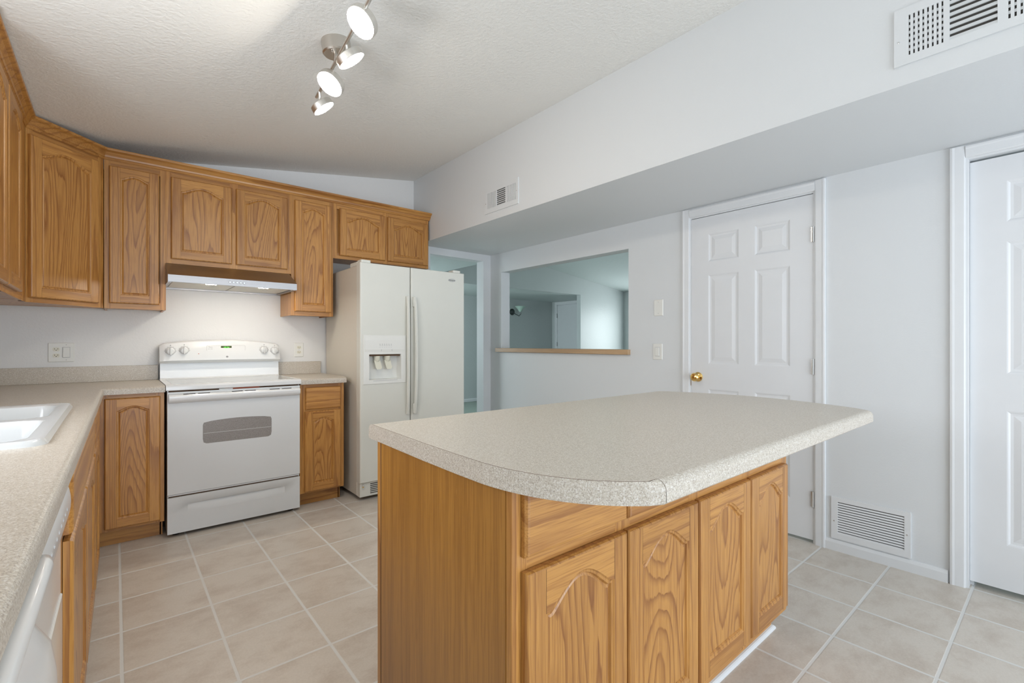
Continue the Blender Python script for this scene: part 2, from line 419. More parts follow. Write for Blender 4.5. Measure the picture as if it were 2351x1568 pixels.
mb = MB(); mb.box((XR+T, -.5, 0), (5.2, -.4, 2.8), 'living_paint'); mb.box((7.2, -.5, 0), (8.5, -.4, 2.8), 'living_paint'); mb.box((5.2, -.5, 2.1), (7.2, -.4, 2.8), 'living_paint'); struct('wall_living_front', mb)
# baseboards
mb = MB()
bp = [(0, 0), (.012, 0), (.012, .045), (.006, .06), (0, .062)]
def base(path, mat='trim_white'): mb.sweep(path, bp, mat)
mb2 = mb
base([(XR, .908), (XR, .384)]); struct('baseboard_right', mb)
mb = MB(); base([(XR, 4.045), (XR, 1.787)]); struct('baseboard_right', mb)
mb = MB(); base([(1.6, 7.75), (7.75, 7.75)]); struct('baseboard_hall', mb)

# ------------------------------------------------------------------ interior doors (local: width along x, front at y=0 facing -y)
def panelled(mbx, W, H, xs, zs, y0, mat):
    """front face of a six panel door: cells whose column and row index are odd are panels"""
    for i in range(len(xs)-1):
        for k in range(len(zs)-1):
            x0, x1, z0, z1 = xs[i], xs[i+1], zs[k], zs[k+1]
            if i % 2 and k % 2:
                def r(d, y): return [(x0+d, y, z0+d), (x1-d, y, z0+d), (x1-d, y, z1-d), (x0+d, y, z1-d)]
                mbx.rings([r(0, y0), r(.005, y0+.0012), r(.012, y0+.0048), r(.022, y0+.0055), r(.046, y0+.002)], mat, mat)
            else: mbx.face([(x0, y0, z0), (x1, y0, z0), (x1, y0, z1), (x0, y0, z1)], mat)
def six_panel_door(name, W, H, z0, parent, y0=0):
    mbx = MB(); xs = [0, .115, W/2-.055, W/2+.055, W-.115, W]
    xs[1], xs[2], xs[3], xs[4] = .122, .122+(W-.344)/2, W-.122-(W-.344)/2, W-.122
    zs = [z0, .235, .855, 1.025, 1.635, 1.725, 1.915, H]
    panelled(mbx, W, H, xs, zs, y0, 'door_white')
    mbx.face([(0, y0, z0), (0, y0+.035, z0), (0, y0+.035, H), (0, y0, H)], 'door_white'); mbx.face([(W, y0, z0), (W, y0+.035, z0), (W, y0+.035, H), (W, y0, H)], 'door_white')
    mbx.face([(0, y0, z0), (W, y0, z0), (W, y0+.035, z0), (0, y0+.035, z0)], 'door_white'); mbx.face([(0, y0, H), (W, y0, H), (W, y0+.035, H), (0, y0+.035, H)], 'door_white')
    mbx.face([(0, y0+.035, z0), (W, y0+.035, z0), (W, y0+.035, H), (0, y0+.035, H)], 'door_white')
    return mbx.build(name, parent)
def casing(W, H, cw, parent, left=True, right=True, top=None):
    mbx = MB(); pr = [(0, 0), (0, .008), (.006, .011), (cw-.018, .013), (cw-.010, .015), (cw-.002, .014), (cw, .011), (cw, 0)]
    def vert(xa, sgn, z1):
        p = [(xa+sgn*o, -h) for o, h in pr]; mbx.prism(p, 0, z1, 'trim_white')
    zt = top or H+cw
    if left: vert(-.0, -1, zt)
    if right: vert(W, 1, zt)
    p = [(-h, H+min(o, zt-H)) for o, h in pr]
    mbx.extr(p, 0, 0, W, 'trim_white')
    # jambs
    mbx.box((0, 0, 0), (.010, .11, H), 'trim_white'); mbx.box((W-.010, 0, 0), (W, .11, H), 'trim_white'); mbx.box((.010, 0, H-.010), (W-.010, .11, H), 'trim_white')
    return mbx.build('door_casing', parent)
R90 = -pi/2
# door with the brass knob
W1 = D1[1]-D1[0]
d1 = empty('door_1', (XR, D1[1], 0), R90, kind='structure')
casing(W1, DT, .054, d1, top=2.108)
sl = six_panel_door('door_slab', W1-.022, 2.036, .02, d1, 0.002); sl.location = (.011, 0, 0)
for hz in (.259, 1.03, 1.80):
    mbx = MB(); mbx.tube([(0, 0, -.045), (0, 0, .045)], .0065, 'chrome', 8); mbx.box((-.012, .0, -.044), (.0, .004, .044), 'chrome')
    mbx.build('hinge', d1, (W1-.008, -.006, hz))
mbx = MB(); mbx.lathe([(.0, 0), (.032, 0), (.033, .004), (.026, .010), (.012, .014), (.011, .030), (.020, .036), (.028, .046), (.029, .056), (.022, .066), (.010, .069), (.009, .072), (0, .072)], (0, 0, 0), (0, -1, 0), 'brass')
mbx.build('door_knob', d1, (.061, .002, .933))
mbx = MB(); mbx.box((-.002, -.0005, -.03), (.004, .004, .03), 'nickel'); mbx.build('strike_plate', d1, (.007, -.001, .90))
# second door, further right
W2 = D2[1]-D2[0]
d2 = empty('door_2', (XR, D2[1], 0), R90, kind='structure')
casing(W2, DT, .056, d2, top=2.108)
sl = six_panel_door('door_slab', W2-.022, 2.03, .03, d2, 0.028); sl.location = (.011, 0, 0)
mbx = MB(); mbx.box((.010, .062, 0), (.022, .10, 2.04), 'trim_white'); mbx.build('door_stop', d2)
mbx = MB(); mbx.lathe([(.0, 0), (.032, 0), (.026, .010), (.011, .014), (.011, .030), (.028, .046), (.029, .056), (.010, .069), (0, .07)], (0, 0, 0), (0, -1, 0), 'brass')
mbx.build('door_knob', d2, (W2-.06, .028, .93))
# door at the end of the hall, seen through the pass-through
d3 = empty('door_3', (7.75, 7.60, 0), R90, kind='structure')
casing(.80, 2.05, .06, d3)
mbx = MB(); mbx.box((.012, .004, .02), (.788, .04, 2.036), 'door_white', .002); mbx.build('door_slab', d3)
for hz in (.3, 1.15, 1.8):
    mbx = MB(); mbx.tube([(0, 0, -.05), (0, 0, .05)], .008, 'bronze', 8); mbx.build('hinge', d3, (.008, -.003, hz))

# ------------------------------------------------------------------ pass-through shelf
mb = MB(); mb.box((3.072, 2.236, 1.077), (3.235, 3.925, 1.117), 'oak_shelf', .002)
# grain along y: turn the mesh so that local x is along the shelf
o = mb.build('pass_through_shelf')
tag(o, 'light wood ledge along the bottom of the pass-through opening', 'shelf')
# ------------------------------------------------------------------ grilles (local: width x, front -y, z up, origin at lower left on wall)
def register(parent_name, label, loc, rz, W, H, secs, fr_mat='trim_white', group=None):
    t = empty(parent_name, loc, rz, label, 'vent', group)
    m1 = MB(); d = .008
    zb, ztp = secs[0][2], secs[0][3]
    m1.box((0, -d, 0), (W, 0, zb), fr_mat); m1.box((0, -d, ztp), (W, 0, H), fr_mat)
    xs = [0]+[v for s_ in secs for v in (s_[0], s_[1])]+[W]
    for i in range(0, len(xs), 2): m1.box((xs[i], -d, zb), (xs[i+1], 0, ztp), fr_mat)
    m1.build('frame', t)
    m2 = MB()
    for s_ in secs: m2.box((s_[0], -.0016, s_[2]), (s_[1], -.0006, s_[3]), 'duct_dark')
    m2.build('backing', t)
    for x0, x1, z0, z1, kind, n in secs:
        m3 = MB()
        if kind == 'h':
            p = (z1-z0)/n
            for k in range(n):
                z = z0+k*p; m3.face([(x0, -.0085, z), (x1, -.0085, z), (x1, -.0030, z+p*.60), (x0, -.0030, z+p*.60)], fr_mat); m3.face([(x0, -.0085, z), (x1, -.0085, z), (x1, -.003, z-p*.02), (x0, -.003, z-p*.02)], fr_mat)
        else:
            p = (x1-x0)/n
            for k in range(n):
                xa = x0+k*p; m3.box((xa, -.0075, z0), (xa+p*.62, -.0022, z1), fr_mat)
            if kind == 'g':
                q = 7
                for k in range(1, q): zz = z0+(z1-z0)*k/q; m3.box((x0, -.0045, zz-.005), (x1, -.0022, zz+.005), fr_mat)
        m3.build('louvres', t)
    m4 = MB(); m4.lathe([(.0035, 0), (.0035, .001), (.001, .002)], (.014, -d, H*.42), (0, -1, 0), 'chrome', 8)
    m4.build('screw', t); 
    m4 = MB(); m4.lathe([(.0035, 0), (.0035, .001), (.001, .002)], (W-.014, -d, H*.5), (0, -1, 0), 'chrome', 8)
    m4.build('screw', t)
    return t
register('air_register', 'small white air register high on the soffit above the pass-through opening', (XS, 2.954, 2.172), R90, .398, .19,
         [(.030, .140, .035, .155, 'v', 11), (.150, .255, .035, .155, 'h', 8), (.265, .372, .035, .155, 'g', 9)], 'wall_smooth')
register('air_register', 'large white three-section air register on the soffit at the top right corner', (XS, .422, 2.186), R90, .425, .208,
         [(.034, .136, .030, .176, 'g', 8), (.152, .268, .030, .176, 'h', 7), (.284, .392, .030, .176, 'g', 8)], 'wall_smooth')
register('return_grille', 'white louvred return air grille low on the right wall between the two doors', (XR, .873, .068), R90, .349, .234,
         [(.031, .323, .032, .208, 'h', 13)], 'trim_white')

# ------------------------------------------------------------------ switches and outlets (origin at plate centre, local -y front)
def receptacle(t, x, z):
    m = MB(); n = 16
    pts = []
    for k in range(n):
        a = 2*pi*k/n; pts.append((x+.0165*cos(a), max(-.0115, min(.0115, .0165*sin(a)))+z))
    m.extr(pts, 1, -.0095, -.006, 'plastic_almond'); m.build('receptacle', t)
    m = MB(); m.box((x-.008, -.0099, z-.001), (x-.006, -.0094, z+.006), 'dark_gap'); m.box((x+.006, -.0099, z-.001), (x+.008, -.0094, z+.006), 'dark_gap')
    m.box((x-.0022, -.0099, z-.0075), (x+.0022, -.0094, z-.0035), 'dark_gap'); m.build('slots', t)
def plate(name, label, loc, rz, W, H, cat): 
    t = empty(name, loc, rz, label, cat); m = MB()
    m.rings([[(x, 0, z) for x, z in rrect(-W/2, W/2, -H/2, H/2, .004)], [(x, -.003, z) for x, z in rrect(-W/2, W/2, -H/2, H/2, .004)], [(x, -.006, z) for x, z in rrect(-W/2+.004, W/2-.004, -H/2+.004, H/2-.004, .003)]], 'plastic_white', 'plastic_white')
    m.build('wall_plate', t); return t
def screws(t, x, zs):
    for z in zs:
        m = MB(); m.lathe([(.003, 0), (.003, .001), (.0, .0012)], (x, -.006, z), (0, -1, 0), 'faint_mark', 8); m.build('screw', t)
def rocker(t, x):
    m = MB(); m.box((x-.0185, -.0068, -.034), (x+.0185, -.0055, .034), 'faint_mark'); m.build('switch_gap', t)
    m = MB(); m.box((x-.0165, -.011, -.032), (x+.0165, -.006, .032), 'plastic_white', .002); m.build('rocker', t)
t = plate('outlet_switch_plate', 'white double wall plate with outlet and rocker switch left of the range', (-.262, YW, 1.109), 0, .122, .122, 'outlet')
receptacle(t, -.023, .0195); receptacle(t, -.023, -.0195); rocker(t, .023); screws(t, .023, (.048, -.048))
t = plate('wall_outlet', 'white duplex outlet on the wall between the range and the refrigerator', (1.160, YW, 1.113), 0, .072, .118, 'outlet')
receptacle(t, 0, .0195); receptacle(t, 0, -.0195); screws(t, 0, (0,))
t = plate('blank_wall_plate', 'blank white wall plate above the light switch beside the door', (XR, 1.983, 1.432), R90, .076, .122, 'wall plate'); screws(t, 0, (.042, -.042))
t = plate('light_switch', 'white rocker light switch below the blank plate beside the door', (XR, 1.990, 1.104), R90, .080, .120, 'switch'); rocker(t, 0)

# ------------------------------------------------------------------ cabinetry
def arch_loop(x0, x1, z0, z1, rise, d, y, n=20):
    """cathedral arch outline inset by d at depth y; z1 is the shoulder height"""
    pts = [(x0+d, y, z0+d), (x1-d, y, z0+d)]
    xc, hw = (x0+x1)/2, (x1-x0)/2-d
    for k in range(n+1):
        u = 1-2*k/n
        s_ = max(0, 1-abs(u)/.93)
        b_ = sin(pi/2*s_)**1.2
        pts.append((xc+u*hw, y, z1-d+rise*b_))
    return pts
def door_mesh(w_, h_, fw=.052, rise=None, top=None, th=.019):
    """raised cathedral door; front faces -y, back at y=0"""
    m = MB(); x0, x1, z0 = fw, w_-fw, fw
    iw = x1-x0
    rise = rise if rise is not None else min(.055, iw*.17)
    zsh = h_-(top if top else .045)-rise
    y = -th
    A = arch_loop(x0, x1, z0, zsh, rise, 0, y); n = 20
    ch = .006
    # frame front
    m.face([(ch, y, ch), (x0, y, ch), (x0, y, h_-ch), (ch, y, h_-ch)], 'oak_z')
    m.face([(x1, y, ch), (w_-ch, y, ch), (w_-ch, y, h_-ch), (x1, y, h_-ch)], 'oak_z')
    m.face([(x0, y, ch), (x1, y, ch), (x1, y, z0), (x0, y, z0)], 'oak_x')
    top_ = A[2:]
    for i in range(n):
        a, b_ = top_[i], top_[i+1]
        m.face([b_, a, (a[0], y, h_-ch), (b_[0], y, h_-ch)], 'oak_x')
    # hairline joints between stiles and rails
    for xx in (x0, x1):
        m.box((xx-.0004, y-.0002, ch), (xx+.0004, y, z0), 'brown_gap'); m.box((xx-.0004, y-.0002, zsh), (xx+.0004, y, h_-ch), 'brown_gap')
    # outer chamfer and sides
    def r(d, yy): return [(d, yy, d), (w_-d, yy, d), (w_-d, yy, h_-d), (d, yy, h_-d)]
    R = [r(0, 0), r(0, y+.007), r(.003, y+.002), r(ch, y)]
    m.rings(R, ['oak_z', 'oak_z', 'oak_z']); m.face(r(0, 0), 'oak_z')
    # moulding and panel
    L2 = [arch_loop(x0, x1, z0, zsh, rise, d, yy) for d, yy in ((0, y), (.003, y+.003), (.008, y+.0035), (.011, y+.009))]
    m.rings(L2, ['oak_z']*3, None)
    P_ = [arch_loop(x0, x1, z0, zsh, rise, d, yy) for d, yy in ((.011, y+.009), (.017, y+.0065))]
    m.rings(P_, ['oak_z'], None); m.face(P_[-1], 'oak_panel')
    return m
def slab_front(w_, h_, mat='oak_x', th=.019):
    m = MB(); y = -th
    def r(d, yy): return [(d, yy, d), (w_-d, yy, d), (w_-d, yy, h_-d), (d, yy, h_-d)]
    m.rings([r(0, 0), r(0, y+.008), r(.004, y+.002), r(.009, y)], mat, mat); m.face(r(0, 0), mat)
    return m
def add_front(t, kind, x0, x1, z0, z1, **kw):
    m = door_mesh(x1-x0, z1-z0, **kw) if kind == 'door' else slab_front(x1-x0, z1-z0)
    return m.build('door' if kind == 'door' else 'drawer_front', t, (x0, -.001, z0))
def face_frame(t, w_, z0, z1, stiles, rails, sw=.038):
    m = MB()
    for a, b_ in stiles: m.box((a, 0, z0), (b_, .019, z1), 'oak_z', .0008)
    for a, b_, za, zb in rails: m.box((a, .0006, za), (b_, .0186, zb), 'oak_x')
    return m.build('face_frame', t)
def upper(label, x0, x1, z0, doors, d=.303, z1=2.30, name='wall_cabinet'):
    t = empty(name, (x0, 3.81, 0), 0, label, 'cabinet', 'oak wall cabinets'); w_ = x1-x0
    m = MB(); m.box((.001, .019, z0+.012), (w_-.001, d, z1), 'oak_z'); m.box((.0005, .0195, z0+.0005), (.012, d, z0+.012), 'oak_z'); m.box((w_-.012, .0195, z0+.0005), (w_-.0005, d, z0+.012), 'oak_z')
    m.build('body', t)
    st = [(0, .030), (w_-.030, w_)]
    if len(doors) == 2: c = (doors[0][1]+doors[1][0])/2-x0; st.append((c-.025, c+.025))
    face_frame(t, w_, z0, z1, st, [(.028, w_-.028, z0, z0+.045), (.028, w_-.028, z1-.05, z1)])
    for a, b_, za, zb in doors: add_front(t, 'door', a-x0, b_-x0, za, zb)
    return t
ZT = 2.258
upper('tall narrow oak wall cabinet left of the range hood, touching the diagonal corner cabinet', -.054, .252, 1.382, [(-.030, .217, 1.414, ZT)])
upper('oak two-door wall cabinet directly above the range hood', .252, 1.018, 1.692, [(.278, .626, 1.722, ZT), (.652, .990, 1.722, ZT)])
upper('tall narrow oak wall cabinet between range hood and refrigerator', 1.018, 1.334, 1.380, [(1.042, 1.317, 1.411, ZT)])
upper('oak two-door wall cabinet over the refrigerator', 1.334, 2.203, 1.850, [(1.383, 1.774, 1.876, ZT), (1.797, 2.190, 1.876, ZT)])
# diagonal corner cabinet
s2 = sqrt(2)/2
t = empty('corner_cabinet', (-.360, 3.505, 0), pi/4, 'tall oak corner wall cabinet set diagonally between the two runs', 'cabinet', 'oak wall cabinets')
def loc45(x, y):  # world to local
    dx, dy = x+.360, y-3.505; return (dx*s2+dy*s2, -dx*s2+dy*s2)
m = MB(); poly = [loc45(*p) for p in ((-.3595, 3.5065), (-.0565, 3.809), (-.0565, YW-.002), (XL+.002, YW-.002), (XL+.002, 3.5065))]
poly[0] = (poly[0][0], .019); poly[1] = (poly[1][0], .019)
m.prism(poly, 1.394, 2.30, 'oak_z'); m.build('body', t)
DW_ = .4313
face_frame(t, DW_, 1.382, 2.30, [(.002, .036), (DW_-.036, DW_-.002)], [(.03, DW_-.03, 1.382, 1.43), (.03, DW_-.03, 2.25, 2.30)])
add_front(t, 'door', .012, .386, 1.408, 2.262)
# left run wall cabinets: local x = world +y
t = empty('wall_cabinet', (-.360, 2.440, 0), pi/2, 'tall oak wall cabinet cut off by the left edge of the picture', 'cabinet', 'oak wall cabinets'); w_ = 1.065
m = MB(); m.box((.001, .019, 1.394), (w_-.002, .303, 2.30), 'oak_z'); m.build('body', t)
face_frame(t, w_, 1.382, 2.30, [(0, .03), (w_-.09, w_-.001), (.38, .43)], [(.03, w_-.05, 1.382, 1.43), (.03, w_-.05, 2.25, 2.30)])
for a, b_ in ((.025, .415), (.432, .800)):
    add_front(t, 'door', a, b_, 1.412, ZT)
# crown moulding along all wall cabinets
m = MB()
cz = 2.292
prof = [(0, cz), (.004, cz), (.008, cz+.006), (.008, cz+.012), (.012, cz+.015), (.015, cz+.025), (.027, cz+.043), (.040, cz+.052), (.042, cz+.057), (.042, cz+.064), (0, cz+.064)]
path = [(-.360, 2.440), (-.360, 3.505), (-.055, 3.81), (2.205, 3.81), (2.205, 4.11)]
m.sweep(path, prof, 'oak_x')
tag(m.build('crown_moulding'), 'long oak crown moulding running along the tops of the wall cabinets', 'moulding')

# base cabinets on the stove wall
def basecab(label, loc, rz, w_, fronts, stiles, rails, d=.605, toe_in=.075, hollow=False, name='base_cabinet', group='oak base cabinets'):
    t = empty(name, loc, rz, label, 'cabinet', group)
    m = MB()
    if hollow:
        m.box((.001, .019, .10), (w_-.001, d, .118), 'oak_z'); m.box((.001, .019, .10), (.019, d, .875), 'oak_z'); m.box((w_-.019, .019, .10), (w_-.001, d, .875), 'oak_z'); m.box((.019, d-.008, .118), (w_-.019, d, .875), 'oak_z')
    else: m.box((.001, .019, .10), (w_-.001, d, .875), 'oak_z')
    m.build('body', t)
    face_frame(t, w_, .10, .875, stiles, rails)
    for f in fronts: add_front(t, *f)
    m = MB(); m.box((.002, toe_in, 0), (w_-.012, toe_in+.016, .10), 'oak_x'); m.box((w_-.018, toe_in, 0), (w_-.004, d, .10), 'oak_z'); m.build('toe_kick', t)
    return t
basecab('narrow oak base cabinet with one full-height door left of the range', (-.092, 3.505, 0), 0, .316, [('door', .044, .296, .115, .852)],
        [(0, .06), (.275, .316)], [(.06, .28, .10, .14), (.06, .28, .835, .875)])
basecab('narrow oak base cabinet with a drawer between range and refrigerator', (.995, 3.505, 0), 0, .312, [('drawer', .036, .284, .695, .850), ('door', .030, .284, .110, .680)],
        [(0, .038), (.272, .312)], [(.036, .275, .10, .14), (.036, .275, .66, .71), (.036, .275, .84, .875)])
# left run base cabinets, turned very slightly as in the photograph
TH = pi/2-.0105
def lrun(y): return (-.075-.0105*(3.48-y), y, 0)
basecab('oak sink base cabinet under the white sink, in the left run', lrun(1.49), TH, 1.14,
        [('drawer', .030, 1.11, .715, .862), ('door', .030, .560, .115, .700), ('door', .578, 1.11, .115, .700)],
        [(0, .038), (1.102, 1.14), (.55, .59)], [(.036, 1.105, .10, .14), (.036, 1.105, .69, .73), (.036, 1.105, .855, .875)], d=.57, hollow=True)
basecab('oak base cabinet at the inside corner of the left run, beside the sink cabinet', lrun(2.632), TH, .865,
        [('drawer', .030, .450, .715, .862), ('door', .030, .450, .115, .700)],
        [(0, .038), (.44, .855)], [(.036, .445, .10, .14), (.036, .445, .69, .73), (.036, .445, .855, .875)], d=.57)

# ------------------------------------------------------------------ dishwasher
dw = empty('dishwasher', lrun(.875), TH, 'white dishwasher under the left counter in the bottom left corner', 'dishwasher')
m = MB(); m.box((.004, .02, .10), (.604, .555, .868), 'enamel'); m.build('body', dw)
def arcprof(z0, z1, y0, b_, n=10): return [(y0-b_*sin(pi*k/n)**.7, z0+(z1-z0)*k/n) for k in range(n+1)]
m = MB(); p = [(.02, .74)]+arcprof(.74, .868, 0, .018)+[(.02, .868)]
m.extr(p, 0, .004, .604, 'enamel', True); m.build('control_panel', dw)
m = MB(); m.box((.006, -.001, .60), (.602, .02, .738), 'enamel', .003); m.box((.006, -.004, .11), (.602, .02, .60), 'enamel_cream', .003); m.build('door_panel', dw)
for k in range(9):
    m = MB(); m.box((.19+.040*k, -.0186, .806), (.200+.040*k, -.0172, .811), 'faint_mark'); m.build('button', dw)
m = MB(); pts = [(-.02, .0, .852), (-.01, -.012, .851)]
m.tube([(-.42, -.021, .846), (.02, -.021, .846), (.07, -.021, .846), (.095, -.020, .846), (.105, -.019, .846)], [.0125, .0125, .0125, .010, .003], 'enamel', 14); m.box((.05, -.02, .838), (.07, .001, .852), 'enamel'); m.build('door_handle', dw)
m = MB()
V = []; nU, nV = 14, 10
for i in range(nU+1):
    for j in range(nV+1):
        a = i/nU; b_ = j/nV
        x = -.35+.62*a; z = .30+.45*b_
        e = max(0, 1-max(0, (a-.72)/.28)**2)**.5 * max(0, 1-max(0, (b_-.70)/.30)**2)**.5
        V.append((x, .002-.036*e, z-.10*max(0, (a-.75)/.25)**2*b_))
F = [(i*(nV+1)+j, (i+1)*(nV+1)+j, (i+1)*(nV+1)+j+1, i*(nV+1)+j+1) for i in range(nU) for j in range(nV)]
m.faces(V, F, 'enamel', True); m.build('lower_panel', dw)
# ------------------------------------------------------------------ countertops
def counter_edge_prof(z0, z1, r, wd):
    pts = [(-wd, z0), (0, z0)]
    for k in range(7):
        a = pi/2*k/6; pts.append((-r+r*cos(a), z1-r+r*sin(a)))
    pts.append((-wd, z1)); return pts
HZ0, HZ1 = .876, .914
def ex(y): return -.050-.0105*(3.48-y)
ct = empty('countertop', (-.3, 2.5, HZ0), 0, 'speckled beige laminate countertop in an L along the left wall around the sink', 'countertop')
OFF = Vector((.3, -2.5, -HZ0))
def shift(m):
    m.v = [tuple(Vector(v_)+OFF) for v_ in m.v]; return m
m = MB()
pr = counter_edge_prof(HZ0, HZ1, .016, .05)
m.sweep([(ex(-.9), -.9), (ex(3.468), 3.468), (.226, 3.468)], pr, 'laminate')
def quad(pts): m.prism(pts, HZ0, HZ1, 'laminate')
wl = XL+.002; sx0, sx1, sy0, sy1 = -.585, -.145, 1.66, 2.55
quad([(wl, -.9), (ex(-.9)-.05, -.9), (ex(sy0)-.05, sy0), (wl, sy0)])
quad([(wl, sy0), (sx0, sy0), (sx0, sy1), (wl, sy1)])
quad([(sx1, sy0), (ex(sy0)-.05, sy0), (ex(sy1)-.05, sy1), (sx1, sy1)])
quad([(wl, sy1), (ex(sy1)-.05, sy1), (ex(3.518)-.05, 3.518), (wl, 3.518)])
quad([(wl, 3.518), (.226, 3.518), (.226, YW-.002), (wl, YW-.002)])
shift(m).build('top', ct)
m = MB()
m.box((wl, YW-.022, HZ1), (.228, YW-.002, 1.016), 'laminate', .002); m.box((wl, -.9, HZ1), (wl+.02, YW-.022, 1.016), 'laminate', .002)
shift(m).build('backsplash', ct)
ct2 = empty('countertop', (1.16, 3.80, HZ0), 0, 'short speckled beige laminate countertop between the range and the refrigerator', 'countertop')
OFF = Vector((-1.16, -3.80, -HZ0))
m = MB(); m.sweep([(.992, 3.468), (1.312, 3.468)], pr, 'laminate'); m.sweep
m.prism([(.992, 3.518), (1.326, 3.518), (1.345, 3.60), (1.345, YW-.002), (.992, YW-.002)], HZ0, HZ1, 'laminate')
m.prism([(1.312, 3.468+.016), (1.326, 3.500), (1.326, 3.518), (1.312, 3.518)], HZ0, HZ1, 'laminate')
shift(m).build('top', ct2)
m = MB(); m.box((.990, YW-.022, HZ1), (1.331, YW-.002, 1.016), 'laminate', .002); shift(m).build('backsplash', ct2)
# ------------------------------------------------------------------ sink (height field, drop-in, two bowls)
def sdf(x, y, cx, cy, hx, hy, r):
    dx, dy = abs(x-cx)-hx+r, abs(y-cy)-hy+r
    return math.hypot(max(dx, 0), max(dy, 0))+min(max(dx, dy), 0)-r
def sst(a, b_, x):
    q = max(0, min(1, (x-a)/(b_-a))); return q*q*(3-2*q)
sk = empty('kitchen_sink', (-.365, 2.105, .914), 0, 'white double-bowl drop-in sink set in the left countertop', 'sink')
m = MB(); NX, NY = 84, 150; V = []
HX, HY = .240, .490
for i in range(NX+1):
    for j in range(NY+1):
        x = -HX-.006+(2*HX+.012)*i/NX; y = -HY-.006+(2*HY+.012)*j/NY
        so = sdf(x, y, 0, 0, HX, HY, .05)
        z = -.012+.027*sst(.004, -.014, so)-.004*sst(-.02, -.05, so)
        for cy, hy in ((.245, .195), (-.225, .205)):
            sb = sdf(x, y, .0, cy, .190, hy, .05)
            z -= .17*sst(.006, -.045, sb)
        sd = sdf(x, y, 0, .02, .19, .06, .02)
        V.append((x, y, z))
F = [(i*(NY+1)+j, (i+1)*(NY+1)+j, (i+1)*(NY+1)+j+1, i*(NY+1)+j+1) for i in range(NX) for j in range(NY)]
m.faces(V, F, 'sink_enamel', True); m.build('basin', sk)
for cy in (.245, -.225):
    m = MB(); m.lathe([(.04, 0), (.04, .003), (.02, .001), (0, .001)], (0, cy, -.158), (0, 0, 1), 'chrome', 20); m.build('drain', sk)

# ------------------------------------------------------------------ range
rg = empty('kitchen_range', (.232, 3.467, 0), 0, 'white freestanding electric range with glass cooktop between the oak cabinets', 'stove')
RW = .756
m = MB(); m.box((.004, .022, .030), (RW-.004, .62, .880), 'enamel'); m.build('body', rg)
for x in (.05, RW-.05):
    for y in (.06, .56): m = MB(); m.lathe([(.018, 0), (.018, .01), (.008, .012), (.008, .03)], (x, y, 0), (0, 0, 1), 'dark_gap', 10); m.build('levelling_foot', rg)
# oven door with window cut-out
m = MB(); z0, z1 = .258, .872; yf = 0.0
wx0, wx1, wz0, wz1 = .182, .572, .543, .688
def win(d, y, n=12):
    pts = [(wx0+.02, y, wz0), (wx1-.02, y, wz0), (wx1-.004, y, wz0+.008), (wx1, y, wz0+.03), (wx1, y, wz1-.030), (wx1-.005, y, wz1-.015)]
    for k in range(1, 10):
        u = 1-2*k/10; pts.append(((wx0+wx1)/2+u*(wx1-wx0)/2*.97, y, wz1-.012+.012*(1-u*u)))
    pts += [(wx0+.005, y, wz1-.015), (wx0, y, wz1-.03), (wx0, y, wz0+.03), (wx0+.004, y, wz0+.008)]
    return pts
A = win(0, yf)
# outer loop of same length projected radially on the rectangle
cx_, cz_ = (wx0+wx1)/2, (wz0+wz1)/2
def proj(p):
    dx, dz = p[0]-cx_, p[2]-cz_; ts = []
    if abs(dx) > 1e-6: ts.append(((RW-.004 if dx > 0 else .004)-cx_)/dx)
    if abs(dz) > 1e-6: ts.append(((z1 if dz > 0 else z0)-cz_)/dz)
    k = min(ts); return (cx_+dx*k, yf, cz_+dz*k)
B_ = [proj(p) for p in A]
m.rings([A, B_], 'enamel_door')
XA, XB = .004, RW-.004
for i in range(len(B_)):
    # the outline between neighbours may pass one or two corners of the door
    p, q = B_[i], B_[(i+1) % len(B_)]
    per = lambda r_: (0+(r_[0]-XA) if abs(r_[2]-z0) < 1e-6 else (XB-XA)+(r_[2]-z0) if abs(r_[0]-XB) < 1e-6 else (XB-XA)+(z1-z0)+(XB-r_[0]) if abs(r_[2]-z1) < 1e-6 else 2*(XB-XA)+(z1-z0)+(z1-r_[2]))
    tot = 2*(XB-XA+z1-z0); a, c_ = per(p), per(q)
    if c_ < a: c_ += tot
    cs_ = sorted((cc+k_*tot, pt) for k_ in (0, 1) for cc, pt in ((0, (XA, z0)), (XB-XA, (XB, z0)), (XB-XA+z1-z0, (XB, z1)), (2*(XB-XA)+z1-z0, (XA, z1))))
    mid_ = [(pt[0], yf, pt[1]) for cc, pt in cs_ if a+1e-6 < cc < c_-1e-6]
    if mid_: m.face([p]+mid_+[q], 'enamel_door')
m.face([(.004, 0, z0), (.004, .022, z0), (.004, .022, z1), (.004, 0, z1)], 'enamel_door'); m.face([(RW-.004, 0, z0), (RW-.004, .022, z0), (RW-.004, .022, z1), (RW-.004, 0, z1)], 'enamel_door')
m.face([(.004, 0, z0), (RW-.004, 0, z0), (RW-.004, .022, z0), (.004, .022, z0)], 'enamel_door'); m.face([(.004, 0, z1), (RW-.004, 0, z1), (RW-.004, .022, z1), (.004, .022, z1)], 'enamel_door')
od = m.build('oven_door', rg)
m = MB(); m.face([(x, .0015, z) for x, y, z in A], 'oven_window'); m.rings([[(x, 0, z) for x, y, z in A], [(x, .0015, z) for x, y, z in A]], 'grey_mark')
m.box((wx0+.004, .0008, wz0+.062), (wx1-.004, .0014, wz0+.065), 'faint_mark'); m.build('oven_window', od)
